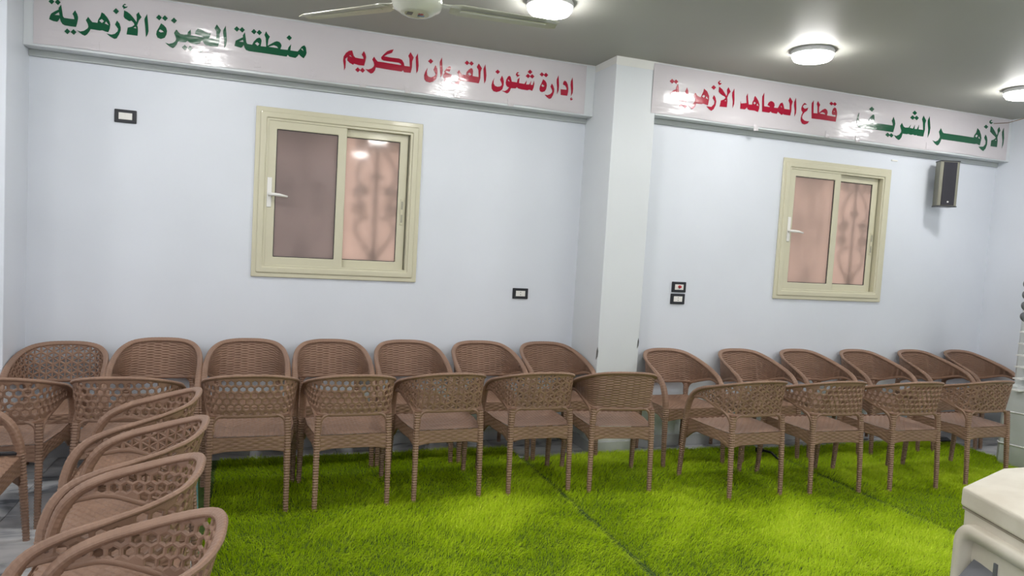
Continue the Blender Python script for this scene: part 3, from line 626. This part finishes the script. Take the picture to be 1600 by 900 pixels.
B1 = [
 (G, (70, 0, 13.846), [[[(352,100),(298,170),(300,205),(215,245),(140,290),(112,340),(92,415),(180,455),(265,470),(298,440),(322,390),(345,465),(380,520),(430,548),(560,570),(675,582),(700,500),(718,410),(718,360),(700,300),(655,222),(597,300),(625,350),(640,415),(540,405),(420,385),(390,350),(375,240)], [(305,262),(210,320),(318,330)]],
   *dots((143, 30, 1), (279, 45, 1), (484, 676, 1), (621, 691, 1))]),
 (G, (120, 0, 13.333), [[[(0,630),(75,655),(150,640),(225,590),(240,555),(228,500),(188,420),(238,350),(280,410),(325,460),(430,475),(445,410),(490,340),(515,255),(570,285),(640,370),(685,450),(698,510),(685,600),(655,672),(590,655),(530,630),(480,635),(285,605),(265,650),(215,715),(165,745),(110,720),(60,680)], [(465,430),(520,395),(565,440),(525,480)], [(610,445),(665,525),(582,488)]],
   [[(838,428),(795,510),(860,600),(850,650),(790,705),(720,720),(615,695),(690,760),(780,810),(830,800),(880,720),(915,630),(915,570),(890,490)]],
   [[(985,215),(975,345),(1000,385),(1090,440),(1140,430),(1190,485),(1200,520),(1150,555),(1060,575),(1035,715),(1265,745),(1275,640),(1270,560),(1255,530),(1295,425),(1350,355),(1310,300),(1290,250),(1240,300),(1250,370),(1245,460),(1180,370),(1110,290),(1050,245)], [(1180,580),(1220,555),(1240,592)]],
   [[(1000,75),(1030,100),(985,105),(985,125),(1020,140),(1062,132),(1040,160),(965,188),(975,165),(948,145),(955,110)]],
   [[(1465,290),(1412,385),(1408,420),(1428,580),(1440,775),(1475,720),(1495,650),(1490,550),(1480,420)]], *dots((816, 231, 1))]),
 (G, (240, 20, 13.333), [[[(155,218),(210,255),(260,310),(280,380),(265,460),(230,520),(150,545),(80,515),(52,450),(65,380),(110,305)], [(130,345),(175,365),(210,400),(150,408),(108,385)]],
   [[(240,620),(320,648),(400,630),(455,590),(470,545),(455,490),(425,420),(475,348),(520,405),(560,440),(640,455),(705,450),(715,400),(775,345),(775,465),(900,490),(1060,520),(1000,480),(900,450),(865,440),(880,370),(920,330),(990,345),(1070,400),(1150,430),(1195,430),(1165,510),(1140,530),(1310,550),(1305,380),(1270,325),(1318,240),(1360,300),(1402,360),(1375,440),(1370,600),(1340,705),(1200,695),(1080,670),(1045,630),(1015,575),(985,600),(960,640),(900,655),(800,640),(750,620),(705,580),(670,612),(510,600),(480,660),(440,710),(400,735),(330,700),(280,660)]],
   [[(1502,268),(1448,370),(1445,410),(1465,560),(1472,740),(1510,670),(1525,580),(1518,430)]], *dots((111, 97, .95), (235, 111, .95), (424, 160, .98), (647, 722, .92), (760, 740, .85), (978, 762, .95))]),
 (G, (360, 35, 12.8), [[[(290,195),(248,260),(250,295),(105,365),(80,468),(210,508),(240,490),(265,450),(285,510),(310,550),(370,575),(700,620),(1125,685),(1145,650),(1180,685),(1300,712),(1340,680),(1370,640),(1410,680),(1465,720),(1510,655),(1525,610),(1510,500),(1480,458),(1430,480),(1390,530),(1345,580),(1200,560),(1215,435),(1160,500),(1145,550),(1000,535),(1025,470),(1015,430),(980,390),(930,375),(880,390),(745,465),(760,350),(790,285),(740,225),(715,175),(680,250),(705,310),(715,485),(605,475),(625,370),(615,330),(580,302),(530,320),(465,385),(435,445),(340,430),(320,400)],
     [(250,348),(170,383),(262,392)], [(490,420),(535,392),(580,430),(545,468)], [(760,485),(870,455),(930,480),(955,515)], [(1410,530),(1440,520),(1462,575)]],
   *dots((127, 130, .88), (234, 147, .88), (470, 184, .86), (577, 201, .86), (1175, 306, .86))]),
 (RD, (530, 70, 12.308), [[[(250,108),(190,115),(130,155),(85,225),(75,300),(90,400),(95,495),(120,440),(128,330),(120,270),(160,235),(155,300),(200,345),(270,385),(285,362),(380,392),(480,402),(500,330),(518,240),(505,180),(475,118),(432,188),(460,230),(470,272),(390,262),(310,245),(280,210)], [(190,208),(215,200),(248,240)]],
   [[(500,462),(560,475),(620,455),(660,420),(675,385),(665,340),(635,280),(672,228),(705,280),(740,320),(850,335),(1190,392),(1190,370),(1150,345),(860,305),(815,280),(805,240),(850,190),(920,125),(990,98),(1050,88),(1015,155),(930,185),(865,220),(1000,245),(1150,262),(1210,290),(1245,350),(1255,405),(1360,418),(1350,260),(1330,210),(1372,140),(1435,245),(1405,320),(1400,430),(1375,540),(1250,528),(1228,490),(1200,515),(900,470),(705,435),(690,490),(650,540),(610,553),(560,520)]],
   [[(1512,165),(1470,240),(1475,350),(1485,550),(1515,500),(1528,400),(1520,260)]], *dots((356, 479, .78), (447, 489, .78))]),
 (RD, (655, 85, 14.545), [[[(195,295),(140,390),(115,470),(120,560),(160,615),(240,638),(330,615),(385,560),(410,470),(418,390),(405,310),(372,245),(325,345),(365,420),(375,460),(340,500),(270,520),(215,505),(180,460),(175,390)]],
   [[(518,65),(468,170),(470,300),(485,525),(520,470),(535,370),(525,220)]],
   [[(690,262),(620,310),(570,390),(580,415),(545,470),(545,520),(585,550),(555,620),(620,570),(715,560),(738,460),(660,430),(595,400),(620,375),(690,390),(725,320),(715,275)]],
   [[(715,630),(780,645),(850,620),(895,570),(910,525),(895,480),(862,410),(905,352),(945,420),(965,460),(1060,470),(1080,400),(1130,345),(1180,312),(1210,325),(1225,380),(1215,490),(1350,515),(1345,350),(1310,285),(1355,205),(1425,315),(1398,390),(1390,540),(1355,658),(1150,625),(940,592),(915,650),(880,705),(840,725),(770,685)], [(1105,440),(1150,408),(1190,460),(1150,482)]],
   [[(1505,225),(1460,330),(1465,450),(1480,665),(1515,590),(1528,480),(1518,340)]], *dots((260, 154, .92), (1087, 191, .82), (1188, 205, .82))]),
 (RD, (760, 100, 18), [[[(230,390),(175,480),(145,590),(150,690),(200,765),(290,790),(380,765),(450,710),(485,600),(492,490),(475,400),(440,325),(385,440),(430,540),(435,590),(390,630),(310,640),(240,610),(205,550),(205,470)]],
   [[(430,750),(520,760),(590,720),(640,655),(590,640),(555,590),(545,520),(565,430),(610,350),(650,328),(685,360),(700,430),(715,495),(860,520),(880,430),(935,380),(920,535),(1070,560),(1135,460),(1120,575),(1205,575),(1265,465),(1245,580),(1300,590),(1340,470),(1350,560),(1330,660),(1290,755),(1215,720),(1150,738),(1000,715),(900,690),(860,650),(820,688),(690,680),(660,760),(620,810),(580,828),(510,790)], [(600,450),(625,435),(665,495),(610,478)]],
   [[(870,225),(920,235),(895,255),(870,275),(900,305),(950,312),(920,335),(855,375),(865,340),(828,310),(835,270)]], *dots((317, 217, 1.02), (1228, 220, 1.03), (1170, 335, 1), (1288, 346, 1.02))]),
 (RD, (835, 110, 18), [[[(245,250),(305,290),(345,360),(352,430),(330,530),(290,590),(215,612),(160,585),(143,520),(160,440),(205,350)], [(225,385),(285,440),(240,465),(195,432)]],
   [[(492,370),(455,455),(505,560),(500,610),(450,665),(370,695),(290,680),(350,750),(420,800),(470,785),(520,700),(555,600),(555,510),(530,430)]],
   [[(680,140),(630,250),(625,330),(640,480),(635,670),(680,570),(695,430),(688,270)]],
   [[(855,285),(820,320),(805,395),(870,430),(905,500),(905,545),(740,530),(740,690),(925,715),(950,600),(955,500),(940,400),(905,320)]],
   [[(1075,200),(1030,300),(1018,400),(1035,580),(1030,725),(1075,640),(1090,520),(1085,330)]],
   [[(1040,760),(1065,770),(1040,785),(1040,800),(1080,795),(1070,825),(1030,845),(1012,820),(1015,780)]], *dots((210, 112, 1), (325, 127, 1.02))])]
B2 = [
 (RD, (1040, 115, 13.846), [[[(270,220),(235,285),(230,335),(165,365),(105,420),(95,500),(200,525),(240,510),(265,560),(310,595),(450,612),(475,540),(495,440),(490,370),(465,300),(428,385),(445,430),(440,470),(300,455),(290,400),(282,300)], [(225,385),(160,410),(240,418)]],
   [[(470,660),(540,680),(600,650),(640,590),(645,545),(610,475),(645,415),(690,480),(760,515),(790,450),(820,390),(835,325),(900,385),(940,480),(940,560),(915,685),(870,670),(820,650),(780,660),(665,645),(640,710),(600,755),(570,768),(520,720)], [(790,490),(830,455),(860,485),(830,525)], [(890,485),(930,560),(868,530)]],
   [[(1050,465),(1020,530),(1060,600),(1050,660),(990,720),(885,705),(940,770),(990,805),(1040,770),(1085,680),(1098,600),(1080,520)]],
   [[(1160,280),(1150,390),(1180,430),(1225,465),(1280,495),(1300,525),(1260,560),(1200,580),(1170,712),(1325,728),(1340,600),(1335,520),(1365,450),(1408,390),(1365,295),(1330,350),(1335,430),(1320,490),(1280,420),(1230,340)], [(1280,590),(1305,568),(1315,598)]],
   [[(1175,150),(1200,165),(1170,178),(1165,195),(1190,205),(1218,205),(1195,235),(1150,255),(1160,232),(1135,212),(1140,180)]],
   [[(1490,325),(1445,410),(1440,480),(1455,600),(1450,745),(1485,660),(1492,560),(1490,430)]], *dots((142, 164, .82), (227, 175, .78), (344, 695, .8), (419, 702, .8), (1042, 298, .8))]),
 (RD, (1150, 140, 16), [[[(120,290),(115,340),(105,480),(220,495),(255,470),(275,440),(295,490),(340,512),(470,525),(550,560),(580,480),(590,380),(565,290),(520,210),(480,155),(455,200),(450,250),(415,310),(405,375),(320,370),(305,250),(295,95),(262,170),(265,260),(270,335),(125,345)], [(435,340),(465,300),(500,330),(470,372)], [(540,340),(575,415),(515,390)]],
   [[(710,80),(660,170),(655,300),(655,550),(830,578),(870,545),(900,580),(1020,605),(1050,550),(1100,600),(1145,635),(1180,605),(1200,625),(1355,650),(1385,540),(1390,400),(1420,300),(1390,250),(1355,190),(1315,270),(1345,350),(1345,500),(1210,480),(1185,370),(1160,320),(1110,345),(1050,460),(950,450),(970,390),(955,330),(915,295),(870,285),(820,320),(790,385),(850,420),(845,435),(705,415),(705,250)], [(1115,410),(1145,410),(1155,470)]],
   [[(1500,210),(1458,310),(1455,400),(1470,520),(1465,665),(1500,590),(1510,480),(1508,330)]]]),
 (RD, (1245, 150, 18), [[[(215,195),(255,210),(290,245),(215,245),(180,280),(175,310),(220,355),(265,350),(325,325),(295,410),(220,460),(175,520),(150,580),(160,640),(215,690),(280,710),(350,710),(300,775),(220,800),(150,770),(115,700),(115,620),(135,540),(170,460),(130,400),(130,340),(160,260)]],
   [[(480,125),(425,200),(418,300),(418,632),(700,665),(1095,725),(1110,640),(1135,500),(1130,430),(1110,350),(1070,320),(1030,350),(1000,420),(990,500),(1020,535),(1070,535),(1095,540),(1095,585),(850,545),(870,470),(860,410),(820,365),(790,355),(730,385),(625,475),(630,310),(660,250),(625,190),(600,140),(565,220),(585,300),(585,490),(470,480),(475,300)], [(640,490),(720,455),(780,470),(810,520)], [(1030,415),(1080,430),(1045,450)]],
   *dots((976, 211, .85), (1072, 225, .85))]),
 (G, (1335, 160, 18), [[[(130,290),(90,400),(70,520),(75,620),(110,690),(200,720),(480,752),(1090,838),(1125,720),(1152,600),(1140,510),(1105,410),(1060,515),(1085,600),(1085,650),(560,572),(568,430),(560,350),(530,335),(470,390),(410,480),(400,555),(250,545),(150,530),(120,480),(125,400),(140,300)], [(430,520),(480,470),(515,520),(480,550)]], *dots((491, 186, 1.1), (940, 910, .98), (1040, 924, .98))]),
 (G, (1380, 165, 15), [[[(255,690),(310,710),(380,680),(425,620),(430,580),(400,475),(440,405),(480,490),(520,515),(600,515),(650,450),(625,520),(700,540),(745,455),(735,545),(795,550),(840,455),(830,555),(940,570),(935,400),(915,320),(950,235),(1008,350),(985,420),(980,560),(940,725),(800,705),(785,685),(750,698),(700,675),(650,688),(590,660),(560,670),(455,655),(430,740),(390,795),(360,805),(300,755)]],
   [[(1090,255),(1050,350),(1048,420),(1058,560),(1045,745),(1090,640),(1108,530),(1100,380)]], *dots((741, 170, .85), (691, 278, .85), (784, 288, .85))]),
 (G, (1455, 180, 13.333), [[[(30,525),(90,550),(150,520),(180,470),(185,440),(165,345),(203,270),(240,355),(260,372),(600,420),(890,465),(900,420),(945,355),(968,270),(1010,320),(1040,410),(1048,480),(1015,628),(950,598),(900,600),(600,555),(212,500),(190,560),(155,615),(125,630),(80,590)], [(920,440),(950,398),(975,425),(945,465)], [(1000,435),(1025,500),(985,475)]],
   [[(1135,405),(1110,470),(1140,540),(1135,600),(1090,655),(990,655),(1040,715),(1085,748),(1130,700),(1165,610),(1172,520),(1160,450)]],
   [[(1245,225),(1230,340),(1290,405),(1330,440),(1350,470),(1310,505),(1255,525),(1240,645),(1370,665),(1385,540),(1380,460),(1410,370),(1442,320),(1420,245),(1385,300),(1390,370),(1370,420),(1320,320),(1280,255)], [(1330,525),(1355,505),(1362,535)]],
   [[(1255,95),(1275,110),(1245,125),(1245,145),(1295,150),(1250,185),(1215,160),(1220,120)]],
   [[(1515,265),(1480,350),(1480,420),(1488,540),(1475,690),(1505,600),(1520,480),(1518,360)]], *dots((1145, 240, .7))])]
bn1 = banner('vinyl_banner', 'glossy vinyl banner with green and red Arabic lettering over the window with a dark pane', -1.385, 2.385, YB1, 2.668, CEIL-.012, B1)
bn2 = banner('vinyl_banner', 'glossy vinyl banner with red and green Arabic lettering above the wall loudspeaker', 2.785, 6.66, YP, 2.668, CEIL-.012, B2)
tape = mat('clear_tape', (.62, .585, .61), .08, var=.02, vscale=60, bump=.3, bscale=40)
for bn, Y, q in ((bn1, YB1, ((149, 72), (229, 80), (325, 93), (402, 99), (490, 113), (567, 130), (637, 139), (714, 147), (798, 160))), (bn2, YP, ((1293, 210), (1181, 199), (1340, 217), (1450, 228)))):
    for px, py in q:
        p = on_y(px, py, Y-.008); L = bn.location
        MB().box(-.022, .022, -.001, .0012, -.028, .028).obj('tape', tape, bn, loc=(p.x-L.x, p.y-L.y, p.z-L.z)).rotation_euler = (0, random.uniform(-.15, .15), 0)
# loose brown wire from the banner's end to the side wall
a, c = on_y(1553, 193, YP-.012), on_y(1600, 185, 4.3)
tag(MB().tube([a, a*.5+c*.5-Vector((0, 0, .015)), c, Vector((XR-.004, c.y-.25, c.z+.03))], .0035, 6).obj('wire', mat('brown_wire', (.2, .13, .08), .6, var=.1)), 'thin brown wire running from the banner end to the side wall', 'wire')
# ------------------------------------------------------------------ evaporative cooler at the grass edge
cl = thing('air_cooler', 'aged cream plastic air cooler with faceted lid and dark louvres, standing on the grass', 'air cooler', (2.25, 1.25, .008))
PL = [(1.997, 1.487), (2.332, 1.605), (2.50, 1.60), (2.70, 1.47), (2.66, 1.10), (2.50, .86), (2.12, .74), (1.80, .905)]
PL = [(x-2.25, y-1.25) for x, y in PL]
def ext(poly, zs): return MB().rows([[(x*k, y*k, z) for x, y in poly] for z, k in zs])
ext(PL, ((.07, .93), (.50, .955), (.886, .97))).obj('body', M['cooler'], cl, bevel=.006)
lid = ext(PL, ((.886, .98), (.892, 1.0), (.938, 1.0), (.946, .99), (.953, .82), (.956, .55))).obj('lid', M['cooler'], cl, bevel=.004)
ext(PL, ((.880, .985), (.886, .985))).obj('seam', mat('lid_seam', (.30, .26, .2), .7, var=.1), cl)
exv = Vector((-.276, -.961, 0)); nv_ = Vector((-.961, .276, 0)); A0 = Vector((1.997-2.25, 1.487-1.25, 0))*.965
def fp(s, d, z): p = A0+exv*s+nv_*d; return (p.x, p.y, z)
def rr(s0, s1, z0, z1, r, n=5):
    out = []
    for cx_, cz_, a0 in ((s1-r, z1-r, 0), (s0+r, z1-r, PI/2), (s0+r, z0+r, PI), (s1-r, z0+r, 1.5*PI)):
        out += [(cx_+r*math.cos(a0+i/n*PI/2), cz_+r*math.sin(a0+i/n*PI/2)) for i in range(n+1)]
    return out
O, I = rr(.01, .55, .28, .855, .06), rr(.046, .514, .325, .818, .035)
v = []; f = []; n = len(O)
for loop, d in ((O, -.02), (O, .028), ([(a*.97+.28*.03, c*.985+.567*.015) for a, c in O], .040), (I, .036), (I, -.01)): v += [fp(a, d, z) for a, z in loop]
for k in range(4):
    for i in range(n): f.append((k*n+i, k*n+(i+1) % n, (k+1)*n+(i+1) % n, (k+1)*n+i))
bm_ = MB().add(v, f); bm_.obj('outlet_frame', M['cooler'], cl, smooth=True)
MB().add([fp(.03, .002, .31), fp(.53, .002, .31), fp(.53, .002, .83), fp(.03, .002, .83), fp(.03, -.012, .31), fp(.53, -.012, .31), fp(.53, -.012, .83), fp(.03, -.012, .83)], [(0,1,2,3),(4,7,6,5),(0,4,5,1),(1,5,6,2),(2,6,7,3),(3,7,4,0)]).obj('outlet_back', M['black'], cl)
for k in range(4):
    z = .70-.10*k; b = MB().rows([[fp(s, d, zz) for d, zz in ((.0, z+.045), (.004, z+.052), (.05, z-.005), (.046, z-.014))] for s in (.06, .50)]); b.obj('louvre', M['cooler_grey'], cl)
for k in range(3):
    s = .15+.12*k; MB().rows([[fp(s+q, d, z) for q, d in ((-.006, .0), (.006, .0), (.006, .012), (-.006, .012))] for z in (.35, .78)]).obj('vane', M['cooler_grey'], cl)
for x, y in ((-.22, .12), (.32, .16), (.24, -.32), (-.26, -.28)):
    w_ = MB().lathe([(0, -.012), (.03, -.012), (.034, 0), (.03, .012), (0, .012)], 16).obj('caster', M['black'], cl, loc=(x, y, .034)); w_.rotation_euler = (0, PI/2, .3)
    MB().box(-.02, .02, -.02, .02, .035, .08).obj('fork', M['cooler_grey'], cl, loc=(x, y, 0))
# ------------------------------------------------------------------ pale tower by the side wall
tw = thing('pedestal_tower', 'tall pale grey plastic tower bound with white cord near the side wall', 'tower', (6.03, 3.96, .008))
def box_rows(zs): return MB().rows([[(sx*w, sy*w, z) for sx, sy in ((-1, -.7), (-.7, -1), (.7, -1), (1, -.7), (1, .7), (.7, 1), (-.7, 1), (-1, .7))] for z, w in zs])
box_rows(((0, .168), (.03, .172), (.66, .165), (.675, .15))).obj('base', M['tower'], tw)
box_rows(((.67, .112), (.70, .115), (1.60, .105), (1.64, .09))).obj('column', M['tower'], tw)
for z, w in ((.18, .174), (.45, .170)): MB().tube([(sx*w, sy*w, z+.012*math.sin(3*sx+sy)) for sx, sy in ((-1, -.7), (-.7, -1), (.7, -1), (1, -.7), (1, .7), (.7, 1), (-.7, 1), (-1, .7))], .006, 6, closed=True).obj('cord', M['rope'], tw, smooth=True)
for k in range(6):
    z = .64+.095*k; MB().box(-.235+.006*k, -.08, -.03, .03, z-.005, z+.005).obj('fin', M['rope'], tw)
for k in range(4):
    z = 1.24+.09*k; b = MB().lathe([(0, -.012), (.030, -.012), (.036, 0), (.030, .012), (0, .012)], 16); o_ = b.obj('tab', M['cooler_grey'], tw, smooth=True, loc=(-.235-.004*k, -.02, z)); o_.scale = (1.4-.15*k, 1, 1); o_.rotation_euler = (PI/2, .5, 0); MB().box(-.22, -.08, -.026, -.014, z-.008, z+.008).obj('tab_stem', M['cooler_grey'], tw)
MB().lathe([(0, 0), (.008, 0), (.008, .006), (0, .006)], 10).obj('screw', M['cooler_grey'], tw, loc=(-.08, -.115, .71)).rotation_euler = (PI/2, 0, 0)
# ------------------------------------------------------------------ small black items on the floor and a seat
p = on_z(768, 684, 0)
b = MB().rows([[(.055*k*math.cos(a), .04*k*math.sin(a)+y_, z) for a in [2*PI*i/14 for i in range(14)]] for z, k, y_ in ((0, .85, 0), (.02, 1.05, 0), (.06, 1, .004), (.085, .7, .008), (.095, .3, .01))])
bag = thing('black_pouch', 'small black pouch with a white tag under the wall armchairs of the left bay', 'pouch', (p.x, p.y, 0)); b.obj('body', M['black'], bag, smooth=True)
MB().rows([[(.034*k*math.cos(a), .022*k*math.sin(a)+.008, z) for a in [2*PI*i/12 for i in range(12)]] for z, k in ((.090, 1), (.098, .9), (.101, .4))]).obj('tag', M['white_pl'], bag, smooth=True)
pts = [on_z(x, y, .04) for x, y in ((1190, 703), (1197, 705), (1205, 707), (1212, 714), (1216, 717))]
cb = thing('power_cable', 'black power cable with a plug lying on the grass under the wall armchairs', 'cable', tuple(pts[0])); MB().tube([p-pts[0] for p in pts], .009, 8).obj('cord', M['black'], cb, smooth=True)
MB().box(-.05, .0, -.02, .02, -.018, .018).obj('plug', M['black'], cb, bevel=.005)
p = on_z(1472, 691, .01); tag(MB().rows([[(x, y, z) for x, y in ((-.07*k, -.03*k), (.08*k, -.035*k), (.09*k, .03*k), (-.06*k, .04*k))] for z, k in ((0, 1), (.035, .9), (.06, .45))]).obj('shoe_bag', M['black'], loc=(p.x, p.y, .0)), 'small black bundle on the floor behind the end of the grass', 'bundle')

p = on_z(8, 709, .445); tag(MB().box(-.05, .05, -.012, .012, -.008, .008).obj('black_case', M['black'], bevel=.004, loc=(p.x, p.y, .445)), 'slim black case lying on the seat of the full-weave armchair facing the side row', 'case')
